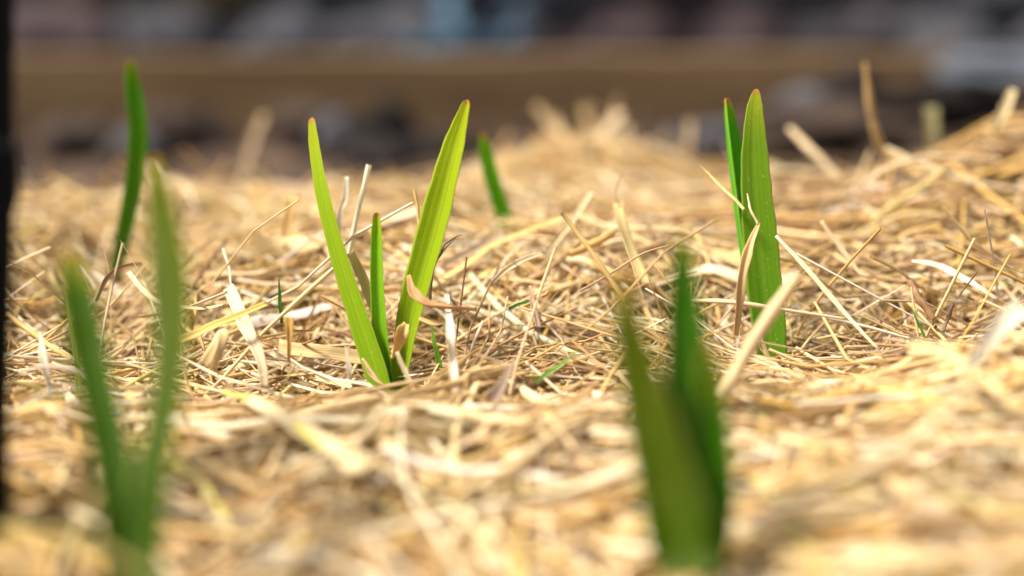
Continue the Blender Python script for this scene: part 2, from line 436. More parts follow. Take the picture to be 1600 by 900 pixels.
def straw_batch(x, y, kind, zlo, zhi, Sg=9, lmul=1.0, old_shade=0.0, wide=1.0, bend=1.0, upf=None):
    N = len(x)
    if kind == 'blade':
        L = rng.gamma(4.5, 0.019, N).clip(0.018, 0.15); W = rng.gamma(2.2, 0.00036, N).clip(0.00025, 0.0026)
        bendh = rng.normal(0, 7, N); bendv = rng.normal(-3, 7, N)
    elif kind == 'stem':
        L = rng.gamma(5.0, 0.021, N).clip(0.03, 0.18); W = rng.uniform(0.00025, 0.00085, N)
        bendh = rng.normal(0, 2.0, N); bendv = rng.normal(-1, 2.0, N)
    else:
        L = rng.gamma(3.0, 0.011, N).clip(0.008, 0.08); W = rng.uniform(0.00010, 0.00028, N)
        bendh = rng.normal(0, 26, N); bendv = rng.normal(0, 16, N)
    flow = 1.5 * smooth_noise(x, y, 32, 41) + 0.9 * smooth_noise(x, y, 75, 42)
    W = W * wide; L = L * lmul; bendh = bendh / lmul * bend
    head = flow + rng.normal(0, 0.42, N) + np.where(rng.random(N) < 0.35, rng.uniform(-1.6, 1.6, N), 0)
    tilt = rng.normal(0, 0.15, N)
    up = rng.random(N) < (0.10 if wide == 1.0 else 0.0)
    if upf is not None: up = rng.random(N) < upf
    W = np.where(up & (W > 0.0008), W * 0.55, W)
    tilt = np.where(up, rng.normal(0, 1, N) * np.where((y > 0.55) & (upf is None), 0.22, 0.55), tilt)
    t = np.linspace(-0.5, 0.5, Sg)[None, :] * L[:, None]
    ch, sh = np.cos(head)[:, None], np.sin(head)[:, None]
    ct, st = np.cos(tilt)[:, None], np.sin(tilt)[:, None]
    ph = rng.uniform(0, 6.28, (N, 1)); fr = rng.uniform(40, 160, (N, 1)); am = rng.gamma(1.5, 0.00035, (N, 1))
    lat = bendh[:, None] * t ** 2 + am * np.sin(fr * t + ph)
    X = x[:, None] + ch * ct * t - sh * lat
    Y = y[:, None] + sh * ct * t + ch * lat
    depth = rng.uniform(0, 1, N) ** 0.85
    z0 = hf(x, y) + zlo + (zhi - zlo) * depth
    Z = z0[:, None] + st * t + 0.5 * bendv[:, None] * t ** 2 + am * np.cos(fr * 0.8 * t + ph)
    Z = Z + 0.8 * (hf(X, Y) - hf(x, y)[:, None])
    P = np.stack([X, Y, Z], axis=2)
    ok = ~hits_leaf(P) & ~hides_leaf(P)
    ok &= ~((Y > 0.43) & (Z > hf(X, Y) + (0.014 if upf is None else 0.026))).any(axis=1)
    ok &= ~((Y < 0.37) & (Z > hf(X, Y) + 0.010)).any(axis=1)
    ok &= ~(((Y < 0.44) & (Z > hf(X, Y) + 0.009)).any(axis=1) & (W > 0.0006))
    # straw is pushed aside round the foot of the sharp shoots
    ok &= ~((np.abs(X + 0.036) < 0.011) & (Y > 0.372) & (Y < 0.402) & (Z > 0.0035)).any(axis=1)
    ok &= ~((np.abs(X - 0.075) < 0.008) & (Y > 0.395) & (Y < 0.414) & (Z > 0.010)).any(axis=1)
    # never right in front of the lens
    ok &= ~((P[:, :, 2] > 0.045) & (P[:, :, 1] < 0.22)).any(axis=1)
    P, W, N = P[ok], W[ok], int(ok.sum())
    s = np.linspace(0, 1, Sg)[None, :]
    if kind == 'stem':
        nd = (rng.integers(1, Sg - 1, (N, 1)) == np.arange(Sg)[None]) * (rng.random((N, 1)) < 0.5)
        prof = (1 - 0.2 * s) * (1 + 0.35 * nd)
    else:
        e = rng.uniform(0.15, 0.9, (N, 1))
        prof = (1 - e * np.abs(2 * s - 1) ** rng.uniform(1.5, 5, (N, 1)))
    Wd = W[:, None] * prof
    ci = rng.choice(len(PAL), size=N, p=PW)
    ci = np.where(rng.random(N) < old_shade, rng.choice([3, 4, 5, 6], size=N), ci)  # share of browner hay; on the heap it also paints in shade
    # weathered patches: where the straw has lain longest more of it is brown
    wp = np.clip(smooth_noise(x[ok], y[ok], 60, 91) * 1.4 - 0.3, 0, 0.4)
    ci = np.where(rng.random(N) < wp, rng.choice([4, 5, 9, 7], size=N), ci)
    col = PAL[ci] * rng.uniform(0.82, 1.1, (N, 1)) * (1 + rng.normal(0, 0.022, (N, 3)))
    # browner straw, most of it deep in the heap, paints gap shade into the colour
    c = np.repeat(col[:, None, :], Sg, axis=1)
    e2 = (rng.random((N, 1)) < 0.35) * (s > 0.8) * 0.5
    c = c * (1 - e2[..., None]) + V(0.30, 0.17, 0.07) * e2[..., None]
    if kind == 'stem':
        v, q, u = tube_arrays(P, Wd, 6)
        K = 6
    else:
        roll = rng.normal(0, 0.55, (N, 1)) + rng.normal(0, 1.0, (N, 1)) * (s - 0.5) * (2.2 if kind == 'blade' else 1)
        v, q, u = ribbon_arrays(P, Wd, roll, rng.uniform(-0.9, 0.9, N), 3)
        K = 3
    c = np.repeat(c[:, :, None, :], K, axis=2).reshape(-1, 3)
    return v, q, u, c.clip(0.01, 0.9)

half = lambda y: 0.46 * y + 0.07
parts = []
def add(n, y0, y1, kind, zlo, zhi, Sg=9):
    x, y = scatter(n, y0, y1, half)
    parts.append(straw_batch(x, y, kind, zlo, zhi, Sg))
add(12500, 0.13, 0.62, 'blade', -0.016, 0.0025)
add(7500, 0.13, 0.62, 'stem', -0.014, 0.003)
add(8000, 0.20, 0.60, 'fibre', -0.010, 0.004, 12)
add(8000, 0.60, 0.98, 'blade', -0.012, 0.004, 8)
add(4000, 0.60, 0.98, 'stem', -0.012, 0.004, 6)
add(5000, 0.33, 0.50, 'stem', -0.006, 0.003)
x, y = scatter(420, 0.34, 0.47, half)
parts.append(straw_batch(x, y, 'blade', 0.0, 0.004, 14, lmul=1.25, wide=2.0))
parts_f = straw_batch(*scatter(2500, 0.33, 0.50, half), 'fibre', -0.004, 0.005, 12); parts.append(parts_f)
# extra on the heaped right side: long tangled stems
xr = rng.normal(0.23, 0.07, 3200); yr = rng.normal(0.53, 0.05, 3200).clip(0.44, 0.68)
parts.append(straw_batch(xr, yr, 'stem', -0.018, -0.004, 12, lmul=1.4, old_shade=0.9))  # deep layer brownest: shade of the gaps put into the straw colour
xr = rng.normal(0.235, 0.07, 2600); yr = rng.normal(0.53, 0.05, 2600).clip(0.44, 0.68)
parts.append(straw_batch(xr[:1500], yr[:1500], 'stem', -0.006, 0.010, 14, lmul=1.9, wide=1.35, bend=3.0, old_shade=0.6))  # browner stems paint the shaded face of the heap
parts.append(straw_batch(xr[1700:2200], yr[1700:2200], 'blade', -0.006, 0.008, 14, lmul=1.5, old_shade=0.4))  # part of these blades browned too, as painted heap shade
parts.append(straw_batch(xr[2200:], yr[2200:], 'fibre', -0.002, 0.009, 14, lmul=1.6))
# wisps standing up along the crest and the heap
x, y = scatter(1100, 0.44, 0.76, half)
parts.append(straw_batch(x, y, 'fibre', -0.004, 0.003, 14, lmul=1.5, wide=1.2, upf=0.8))
x, y = scatter(500, 0.50, 0.76, half)
parts.append(straw_batch(x, y, 'stem', -0.004, 0.002, 10, lmul=0.6, upf=0.8))
# long stalks lying in streams over the near ground
x, y = scatter(1500, 0.16, 0.37, half)
parts.append(straw_batch(x, y, 'stem', -0.002, 0.005, 14, lmul=1.5, wide=1.5, bend=2.5))
x, y = scatter(700, 0.16, 0.36, half)
parts.append(straw_batch(x, y, 'blade', -0.002, 0.004, 14, lmul=1.3, wide=1.3))
xr = rng.normal(0.13, 0.035, 1200); yr = rng.normal(0.31, 0.035, 1200).clip(0.24, 0.40)
parts.append(straw_batch(xr, yr, 'stem', -0.010, 0.006, 12, lmul=1.5, old_shade=0.15))
off = 0; vs, qs, us, cs = [], [], [], []
for v, q, u, c in parts:
    vs.append(v); qs.append(q + off); us.append(u); cs.append(c); off += len(v)
o = mesh_np('straw_mulch', np.vstack(vs), np.vstack(qs), M_STRAW, np.vstack(cs), np.vstack(us))
tag(o, 'tangled blanket of dry golden straw covering the bed', 'straw', kind='stuff')

# ------------------------------------------------------------------ ground
def grid_sheet(name, x0, x1, y0, y1, nx, ny, zf, mat):
    xs = np.linspace(x0, x1, nx); ys = np.linspace(y0, y1, ny)
    X, Y = np.meshgrid(xs, ys)
    Z = zf(X, Y)
    v = np.stack([X, Y, Z], axis=-1).reshape(-1, 3)
    i = np.arange(ny - 1)[:, None] * nx + np.arange(nx - 1)[None, :]
    q = np.stack([i, i + 1, i + nx + 1, i + nx], axis=-1).reshape(-1, 4)
    return mesh_np(name, v, q, mat)

PLANK_Y = 1.33
def soil_z(x, y):
    fade = np.clip((PLANK_Y - 0.03 - y) / 0.10, 0, 1)
    lump = 0.010 * smooth_noise(x, y, 40, 21) + 0.006 * smooth_noise(x, y, 95, 22) + 0.003 * smooth_noise(x, y, 220, 23)
    z = -0.017 + fade * lump * np.clip((y - 0.88) / 0.1, 0, 1)
    z = z + 0.9 * (hf(x, y) - 0.004) * (y < 0.98) * np.clip((0.98 - y) / 0.06, 0, 1)
    return z - 0.002 * (1 - fade)
o = grid_sheet('soil', -1.6, 1.6, -0.3, PLANK_Y, 300, 190, soil_z, M_SOIL)
tag(o, 'bare dark soil of the bed beyond the straw', kind='structure')
g = grid_sheet('ground', -150, 150, -60, 240, 60, 60, lambda X, Y: np.full_like(X, -0.034), M_PATH)
tag(g, 'grey brown ground beyond the wooden edging', kind='structure')

# ------------------------------------------------------------------ wooden edging board
def box_arrays(cx, cy, cz, sx, sy, sz, nx=1, jit=None):
    xs = np.linspace(-0.5, 0.5, nx + 1) * sx
    b = 0.003
    prof = [(-sy / 2, -sz / 2), (sy / 2, -sz / 2), (sy / 2, sz / 2 - b), (sy / 2 - b, sz / 2), (-sy / 2 + b, sz / 2), (-sy / 2, sz / 2 - b)]
    K = len(prof)
    v = []
    for i, x in enumerate(xs):
        dz = jit(cx + x) if jit else 0
        for (a, c) in prof:
            v.append((cx + x, cy + a, cz + c + (dz if c > 0 else 0)))
    q = []
    for i in range(nx):
        for k in range(K):
            q.append((i * K + k, i * K + (k + 1) % K, (i + 1) * K + (k + 1) % K, (i + 1) * K + k))
    for i in (0, nx):
        q.append((i * K, i * K + 1, i * K + 2, i * K + 5)); q.append((i * K + 5, i * K + 2, i * K + 3, i * K + 4))
    return v, q

v, q = box_arrays(-0.55, PLANK_Y + 0.02, 0.008, 2.3, 0.035, 0.088, 30, lambda x: 0.002 * math.sin(x * 7) + 0.001 * math.sin(x * 31))
o = mesh_np('edging_board', v, q, M_WOOD, smooth=False); set_origin(o, (-0.55, PLANK_Y + 0.02, -0.036))
tag(o, 'long brown wooden edging board lying across the back of the bed', 'board')
v, q = box_arrays(1.46, PLANK_Y + 0.03, 0.005, 1.7, 0.035, 0.084, 30, lambda x: 0.002 * math.sin(x * 9 + 1))
o = mesh_np('edging_board', v, q, M_WOOD, smooth=False); set_origin(o, (1.46, PLANK_Y + 0.03, -0.036))
tag(o, 'wooden edging board at the back right, dark with soil heaped before it', 'board')

# ------------------------------------------------------------------ clods, stones
def lump(name, c, r, mat, seed, label, cat, group=None, rot=0.0, rough=0.25):
    import bmesh
    bm = bmesh.new()
    bmesh.ops.create_icosphere(bm, subdivisions=4, radius=1)
    rr = random.Random(seed)
    sx, sy, sz = r
    for vt in bm.verts:
        p = vt.co.copy()
        n1 = mn.noise(p * 1.3 + Vector((seed * 3.1, 0, 0)))
        n2 = mn.noise(p * 3.5 + Vector((0, seed * 1.7, 0)))
        n3 = mn.noise(p * 9 + Vector((0, 0, seed)))
        f = 1 + rough * (1.4 * n1 + 0.7 * n2 + 0.25 * n3)
        q = p * f
        vt.co = Vector((q.x * sx, q.y * sy, q.z * sz))
    me = bpy.data.meshes.new(name); bm.to_mesh(me); bm.free()
    for p in me.polygons: p.use_smooth = True
    me.materials.append(mat)
    o = bpy.data.objects.new(name, me); COL.objects.link(o)
    o.location = tuple(float(a) for a in c); o.rotation_euler = (0, 0, rot)
    tag(o, label, cat, group)
    return o

G1 = 'soil clods lying behind the straw'
def clod_at(px, py, y, r, label, seed, mat=None, name='soil_clod', cat='clod', group=G1):
    # distance y on the ground, height from the photo row
    p = at(px, py, y / math.cos(PITCH) if False else y)
    return lump(name, p, r, mat or M_CLOD, seed, label, cat, group, rot=seed)
clod_at(610, 212, 1.12, (0.026, 0.020, 0.028), 'blackest clod standing above the soil just behind the three-leaved shoot', 1)
clod_at(580, 240, 1.05, (0.062, 0.022, 0.013), 'wide flat black clod at the back edge of the straw left of centre', 2)
clod_at(480, 190, 1.18, (0.035, 0.025, 0.016), 'dark brown clod on bare soil left of the blackest clod', 3, M_CLOD_BROWN)
clod_at(265, 205, 1.10, (0.045, 0.03, 0.020), 'dark brown clod behind the tall blurred leaf at left', 4, M_CLOD_BROWN)
clod_at(1332, 150, 1.10, (0.020, 0.02, 0.022), 'upright black clod behind the sharp broad leaf at right', 5)
clod_at(1300, 195, 1.08, (0.075, 0.03, 0.016), 'long dark brown clod bank left of the heaped straw', 6, M_CLOD_BROWN)
clod_at(1470, 165, 1.12, (0.085, 0.03, 0.018), 'long dark clod bank behind the heaped straw', 7)
clod_at(120, 215, 1.12, (0.06, 0.03, 0.014), 'low dark brown clod at far left before the board', 8, M_CLOD_BROWN)
clod_at(690, 232, 1.08, (0.035, 0.02, 0.010), 'low black clod right of the wide flat one', 9)
G2 = 'stones on the bare soil'
clod_at(525, 208, 1.16, (0.032, 0.02, 0.014), 'pale grey stone on the soil among black clods left of centre', 11, M_STONE, 'stone', 'stone', G2)
clod_at(1262, 172, 1.12, (0.030, 0.02, 0.016), 'grey stone on the soil beside the upright black clod', 12, M_STONE, 'stone', 'stone', G2)
clod_at(1120, 212, 1.10, (0.045, 0.02, 0.010), 'flat grey stone on the soil behind the narrow leaf', 13, M_STONE, 'stone', 'stone', G2)
clod_at(215, 232, 1.06, (0.03, 0.02, 0.012), 'grey stone on the soil beside the tall blurred leaf', 14, M_STONE, 'stone', 'stone', G2)
clod_at(1575, 108, 1.12, (0.058, 0.03, 0.014), 'pale bluish stone lying above the heaped straw at the right edge', 15, M_STONE_PALE, 'stone', 'stone', G2)
# small crumbs between them, all alike
crumb_proto = None
for k in range(110):
    x = random.uniform(-0.75, 0.75); y = random.uniform(1.0, 1.30)
    s = random.uniform(0.4, 1.3)
    if crumb_proto is None:
        crumb_proto = lump('soil_crumb', (0, 0, 0), (0.013, 0.012, 0.009), M_SOIL, 31, 'small brown soil crumb on the bare ground between straw and board', 'soil crumb', 'soil crumbs behind the straw', rough=0.4)
        c = crumb_proto
    else:
        c = crumb_proto.copy(); COL.objects.link(c)
    c.location = (x, y, float(soil_z(np.array(x), np.array(y))) + 0.003); c.scale = (s, s, s * random.uniform(0.7, 1.2)); c.rotation_euler = (0, 0, random.uniform(0, 6))

# stones beyond the board: rough low wall, individually laid
G3 = 'rough stones stacked beyond the wooden board'
stone_spec = []
mats = [(M_STONE, 'grey'), (M_STONE_RED, 'dull reddish'), (M_STONE_OLIVE, 'olive brown'), (M_STONE_DARK, 'dark')]
seq_low = [0, 0, 0, 0, 1, 0, 0, 0, 3, 1, 1, 3, 0, 0, 0, 3, 3]
seq_top = [3, 3, 0, 0, 2, 2, 0, 0, 0, 1, 3, 3, 0, 0, 3, 3, 1]
ordn = ['first', 'second', 'third', 'fourth', 'fifth', 'sixth', 'seventh', 'eighth', 'ninth', 'tenth', 'eleventh', 'twelfth', 'thirteenth', 'fourteenth', 'fifteenth', 'sixteenth', 'seventeenth']
X0 = -1.45
for row, seq in ((0, seq_low), (1, seq_top)):
    for i, s in enumerate(seq):
        x = X0 + i * 0.18 + (0.09 if row else 0)
        rr = random.Random(i * 7 + row)
        lump('rough_stone', (x, 2.35 + rr.uniform(-0.02, 0.02) + row * 0.02, 0.025 + row * 0.105), (0.122, 0.09, 0.074 if row == 0 else 0.085), mats[s][0],
             50 + i + 20 * row, f"{mats[s][1]} rough stone beyond the board, {ordn[i]} from the left in the {'upper' if row else 'lower'} row", 'stone', G3, rot=rr.uniform(-0.2, 0.2), rough=0.14)

# crumpled blue plastic sheet before the stones
def strip(name, pts, w, mat, label, cat, roll=0.0, group=None, K=5, fold=0.004, seed=0):
    P = catmull(pts, 24)[None]
    s = np.linspace(0, 1, 24)[None]
    W = np.full((1, 24), w) * (1 - 0.3 * np.abs(2 * s - 1) ** 3)
    v, q, u = ribbon_arrays(P, W, np.full((1, 24), roll) + 0.4 * np.sin(s * 9 + seed), np.array([0.5]), K)
    v = v + fold * np.stack([np.sin(v[:, 2] * 210 + seed), np.cos(v[:, 0] * 170 + seed), np.sin(v[:, 0] * 140)], axis=1)
    o = mesh_np(name, v, q, mat)
    so = o.modifiers.new('thick', 'SOLIDIFY'); so.thickness = 0.0015
    set_origin(o, np.array(pts[0]))
    tag(o, label, cat, group)
    return o
G4 = 'strips of blue plastic caught on the stones'
strip('plastic_strip', [at(640, 80, 1.95), at(720, 74, 1.97), at(780, 68, 2.0), at(830, 60, 2.02)], 0.018, M_BLUE, 'flat blue plastic strip lying along the foot of the blue bundle', 'plastic strip', R(70), G4, seed=1)
strip('plastic_strip', [at(745, 62, 1.98), at(780, 35, 2.02), at(822, 8, 2.06), at(860, -30, 2.10)], 0.013, M_BLUE, 'blue plastic strip slanting up to the right beyond the board', 'plastic strip', R(60), G4, seed=3)
strip('plastic_strip', [at(722, 68, 1.96), at(715, 40, 2.0), at(700, 10, 2.04), at(690, -30, 2.08)], 0.018, M_BLUE, 'blue plastic strip rising straight up beyond the board', 'plastic strip', R(80), G4, seed=5)

# ------------------------------------------------------------------ black post at the left edge
pb = at(-34, 838, 0.29); ptp = at(-28, -260, 0.31)
post = empty('garden_post', (float(pb[0]), float(pb[1]), -0.02))
def tube_obj(name, P, W, mat, parent, K=16, col=None):
    v, q, u = tube_arrays(np.asarray(P)[None], np.asarray(W)[None], K)
    n = len(P)
    # end caps as fans made of quads
    q = list(map(tuple, q))
    for i in (0, n - 1):
        b = i * K
        for k in range(1, K // 2):
            q.append((b + k - 1 if k > 1 else b, b + k, b + K - k - 1, b + K - k if k > 1 else b + K - 1)) if k > 1 else q.append((b, b + 1, b + K - 2, b + K - 1))
    cols = np.tile(V(*(col or (0.02, 0.02, 0.02))), (len(v), 1))
    return mesh_np(name, v, q, mat, cols, u, parent)
pp = [np.array([pb[0], pb[1], -0.02]), pb + V(0, 0, 0.01), (pb * 0.65 + ptp * 0.35), (pb * 0.3 + ptp * 0.7), ptp]
P = catmull(pp, 30)
tube_obj('post_shaft', P, np.full(30, 0.0068), M_BLACK, post)
kz = P[17:20]
tube_obj('post_collar', [P[16] * 0.5 + P[17] * 0.5, P[17], P[18], P[18] * 0.5 + P[19] * 0.5], [0.0070, 0.0079, 0.0079, 0.0070], M_BLACK, post)
tag(post, 'thin black post at the left edge, its foot in the straw', 'post')

# ------------------------------------------------------------------ leaves
def leaf_obj(lf, parent, seed, label=None):
    P, hw = lf['curve'][::-1], lf['hw'][::-1]            # base -> tip
    n = 60
    t = np.linspace(0, 1, len(P))
    tt = 1 - (1 - np.linspace(0, 1, n)) ** 1.25          # denser towards the tip
    tt = np.linspace(0, 1, n) * 0.45 + tt * 0.55
    P = np.stack([np.interp(tt, t, P[:, k]) for k in range(3)], axis=1)
    hw = np.interp(tt, t, hw)
    d = np.linalg.norm(P - P[-1], axis=1)                # blunt rounded tip
    hw = np.minimum(hw, np.sqrt(np.clip(d, 0, None) * 0.0007) + 0.00025)
    T = np.gradient(P, axis=0); T /= np.linalg.norm(T, axis=1, keepdims=True)
    view = V(0, -1, 0.15); yaw = R(lf['yaw'])
    view = V(view[0] * math.cos(yaw) - view[1] * math.sin(yaw), view[0] * math.sin(yaw) + view[1] * math.cos(yaw), view[2])
    S = np.cross(T, view); S /= np.linalg.norm(S, axis=1, keepdims=True)
    S = -S
    B = np.cross(T, S)                                    # towards the viewer
    B = np.where((B @ view)[:, None] < 0, -B, B)
    K = 13
    a = np.linspace(-1, 1, K)
    s = np.linspace(0, 1, n)
    rs = np.random.default_rng(seed)
    ed = 1 + 0.03 * np.sin(s * 31 + seed) * s + 0.02 * np.sin(s * 67 + seed * 2)
    th = np.clip(hw * 0.28, 0.00006, 0.0007)
    # widen so that the turned blade still shows the measured width
    wr = hw * ed / max(0.55, math.cos(yaw))
    curl = lf['curl']
    prof = curl * (np.abs(a) ** 1.5 - 0.45)               # channel towards the viewer, midrib in the middle
    rib = 0.05 * np.cos(a * math.pi * 5) * (1 - a ** 2)
    front = P[:, None] + S[:, None] * (wr[:, None] * a)[..., None] + B[:, None] * (wr[:, None] * (prof + rib)[None] + th[:, None] * (1 - a ** 2)[None] * 0.6)[..., None]
    back = P[:, None] + S[:, None] * (wr[:, None] * a)[..., None] + B[:, None] * (wr[:, None] * prof[None] - th[:, None] * (1 - a ** 4 * 0.9)[None] - 0.00004)[..., None]
    ring = np.concatenate([front, back[:, ::-1]], axis=1)
    KK = 2 * K
    v = ring.reshape(-1, 3)
    i = np.arange(n - 1)[:, None] * KK; k = np.arange(KK)[None]; k2 = (k + 1) % KK
    q = np.stack([i + k, i + k2, i + KK + k2, i + KK + k], axis=-1).reshape(-1, 4)
    cap = []
    for b in (0, (n - 1) * KK):
        for k_ in range(K - 1):
            cap.append((b + k_, b + k_ + 1, b + KK - 2 - k_, b + KK - 1 - k_))
    q = np.vstack([q, np.array(cap)])
    aa = np.concatenate([a, a[::-1]])
    c0, c1 = V(*lf['c0']), V(*lf['c1'])
    c = c0[None] * (1 - s[:, None]) + c1[None] * s[:, None]
    c = c[:, None, :] * np.ones((1, KK, 1))
    # pale foot
    foot = np.clip(1 - s / 0.08, 0, 1)[:, None, None] * 0.25
    c = c * (1 - foot) + V(0.42, 0.46, 0.16) * foot
    # pale thin margin
    edge = (np.abs(aa) > 0.93)[None, :, None] * 0.45 * (s > 0.15)[:, None, None]
    c = c * (1 - edge) + V(0.50, 0.52, 0.12) * edge
    # paler midrib
    mid = np.exp(-(aa / 0.10) ** 2)[None, :, None] * 0.22
    c = c * (1 - mid) + V(0.40, 0.52, 0.06) * mid
    # dry orange tip
    dist = np.linalg.norm(P - P[-1], axis=1)[:, None] - 0.0006 * np.abs(aa)[None]
    tip = np.clip(1 - dist / rs.uniform(0.0010, 0.0024), 0, 1)[..., None] ** 0.7
    yel = np.clip(1 - dist / rs.uniform(0.004, 0.016), 0, 1)[..., None] * 0.45
    c = c * (1 - yel) + V(0.50, 0.44, 0.03) * yel
    c = c * (1 - tip) + V(0.50, 0.24, 0.06) * tip
    cum = np.concatenate([[0], np.cumsum(np.linalg.norm(np.diff(P, axis=0), axis=1))])
    u = np.zeros((n, KK, 3)); u[..., 0] = aa[None]; u[..., 1] = cum[:, None]; u[..., 2] = seed * 1.3
    o = mesh_np('leaf', v, q, M_LEAF, c.reshape(-1, 3), u.reshape(-1, 3), parent)
    if label: o['label'] = label
    return o

LEAFLAB = {(0, 0): 'long smooth left leaf leaning outwards', (0, 1): 'short narrow middle leaf', (0, 2): 'broad right leaf with a fold down its middle',
           (1, 0): 'narrow deep green leaf behind', (1, 1): 'broad yellowish green leaf in front', (5, 0): 'olive tinged left leaf', (4, 1): 'tall yellowish right leaf'}
plants = []
for i, pl in enumerate(PLANTS):
    b = at(*pl['base'])
    if len(pl['leaves']) == 1:
        o = leaf_obj(pl['leaves'][0], None, i * 5 + 1)
        o.name = 'leafy_shoot'; set_origin(o, pl['leaves'][0]['curve'][-1])
        plants.append(o)
    else:
        e = empty('leafy_shoot', tuple(float(x) for x in b))
        for j, lf in enumerate(pl['leaves']):
            leaf_obj(lf, e, i * 5 + j + 1, LEAFLAB.get((i, j)))
        o = e; plants.append(e)
    tag(o, pl['label'], 'shoot', 'green shoots growing through the straw')

# ------------------------------------------------------------------ single straws that can be told apart
C_CREAM, C_WHITE, C_GOLD, C_TAN, C_BROWN, C_DARK, C_GREEN = (0.70, 0.55, 0.33), (0.76, 0.68, 0.51), (0.66, 0.46, 0.17), (0.56, 0.38, 0.20), (0.36, 0.21, 0.10), (0.20, 0.12, 0.07), (0.16, 0.36, 0.03)
C_YG = (0.50, 0.52, 0.12)
GS = 'single straws standing out of the mulch'
def straw(label, pts, w, col, kind='blade', roll=0.2, twist=0.3, curl=0.5, taper=(0.7, 1, 0.5), name='straw', cat='straw', lift=0.003, group=GS, tipcol=None, parent=None, dep=None):
    """pts: (px, py) on the straw surface or (px, py, depth); w: full width in photo pixels"""
    W3, D = [], []
    for p in pts:
        d = p[2] if len(p) > 2 else (dep if dep else ground_dep(p[0], p[1], lift))
        D.append(d); W3.append(at(p[0], p[1], d))
    n = 28
    both = catmull(np.hstack([np.array(W3), np.array(D)[:, None]]), n)
    P, d = both[:, :3], both[:, 3]
    s = np.linspace(0, 1, n)
    tp = np.interp(s, np.linspace(0, 1, len(taper)), taper)
    seed = abs(hash(label)) % 997 if False else sum(map(ord, label)) % 997
    rs = np.random.default_rng(seed)
    hw = 0.5 * w * d / FPX * tp * (1 + 0.07 * np.sin(s * 23 + seed))
    wob = 0.00007 * np.stack([np.sin(s * 11 + seed), np.sin(s * 9 + seed * 2), np.sin(s * 13 + seed * 3)], axis=1)
    P = P + wob
    c = np.tile(V(*col), (n, 1)) * (1 + 0.10 * np.sin(s * 7 + seed))[:, None]
    if tipcol:
        f = np.clip(1 - s / 0.18, 0, 1)[:, None]
        c = c * (1 - f) + V(*tipcol) * f
    if kind == 'stem':
        v, q, u = tube_arrays(P[None], hw[None], 8, np.array([seed / 997]))
        K = 8
    else:
        K = 5
        # blades lie flat on the heap, standing ones face the viewer
        T = np.gradient(P, axis=0); T /= np.linalg.norm(T, axis=1, keepdims=True)
        view = V(0, -0.75, 0.66)
        S = np.cross(T, view); S /= np.linalg.norm(S, axis=1, keepdims=True) + 1e-9
        B = np.cross(S, T)
        ro = roll + twist * (s - 0.5) * 2
        A = S * np.cos(ro)[:, None] + B * np.sin(ro)[:, None]
        Bn = -S * np.sin(ro)[:, None] + B * np.cos(ro)[:, None]
        a = np.linspace(-1, 1, K)
        v = (P[:, None] + A[:, None] * (hw[:, None] * a)[..., None] + Bn[:, None] * (hw[:, None] * (a ** 2 - 0.5)[None] * curl)[..., None]).reshape(-1, 3)
        i = np.arange(n - 1)[:, None] * K; k = np.arange(K - 1)[None]
        q = np.stack([i + k, i + k + 1, i + K + k + 1, i + K + k], axis=-1).reshape(-1, 4)
        cum = np.concatenate([[0], np.cumsum(np.linalg.norm(np.diff(P, axis=0), axis=1))])
        u = np.zeros((n, K, 3)); u[..., 0] = a[None] * np.clip(hw / 0.001, .3, 4)[:, None]; u[..., 1] = cum[:, None]; u[..., 2] = seed / 99.7
        u = u.reshape(-1, 3)
    cc = np.repeat(c[:, None], K, axis=1).reshape(-1, 3)
    o = mesh_np(name, v, q, M_LEAF if name == 'grass_blade' else M_STRAW, cc.clip(0.01, 0.9), u, parent)
    if kind == 'blade':
        so = o.modifiers.new('thick', 'SOLIDIFY'); so.thickness = 0.00012
    if parent is None:
        set_origin(o, P[-1]); tag(o, label, cat, group)
    return o

def fork(label, pts, w, col, twigs, **k):
    return straw(label, pts, w, col, **k)

S = straw
# around the sharp three-leaved shoot
S('thin white straw standing upright just right of the left leaf of the sharp shoot', [(576, 258, .425), (563, 315, .425), (549, 375, .425), (535, 440, .424)], 8, C_WHITE, 'stem', taper=(1, .9, .7))
S('short white straw stub between the left leaf and the upright white straw', [(542, 276, .435), (540, 308, .435), (532, 332, .435), (526, 380, .435)], 9, C_WHITE, taper=(.8, 1, .8))
S('thin rusty straw tip rising left of the broad right leaf', [(648, 296, .42), (653, 330, .42), (658, 380, .42)], 6, C_GOLD, 'stem', taper=(.9, .8, .8))
S('yellow straw leaning against the left leaf of the sharp shoot from behind', [(548, 395, .413), (566, 432, .412), (583, 480, .41), (600, 540, .408)], 17, (0.68, 0.52, 0.16), roll=.1)
S('broad near-white flat straw standing in front of the tangle right of the sharp shoot', [(697, 448), (702, 500, .385), (708, 570, .378), (713, 636, .372)], 13, C_WHITE, roll=.1, twist=.15, taper=(.4, 1, 1))
S('curled rusty brown leaf hooked round the foot of the broad right leaf', [(638, 430, .396), (645, 455, .3945), (664, 473, .393), (700, 480, .394), (745, 484, .397)], 17, (0.58, 0.33, 0.15), roll=.5, twist=.9, curl=.9, taper=(.25, 1, .9, .5))
S('orange looped strip below the curled rusty leaf', [(655, 497, .395), (680, 505, .394), (715, 495, .395), (745, 478, .398)], 10, C_GOLD, roll=.4, twist=.8, taper=(.4, 1, .6))
S('pale striped straw crossing left to right below the curled leaf', [(700, 478), (760, 490), (840, 489), (930, 474)], 9, C_CREAM, 'stem', lift=.005)
S('thick ridged tan straw lying flat behind the foot of the left leaf', [(434, 543, .413), (500, 550, .412), (570, 560, .411), (640, 575, .413)], 23, (0.62, 0.44, 0.20), roll=.0, twist=.1, curl=.3, taper=(1, 1, 1))
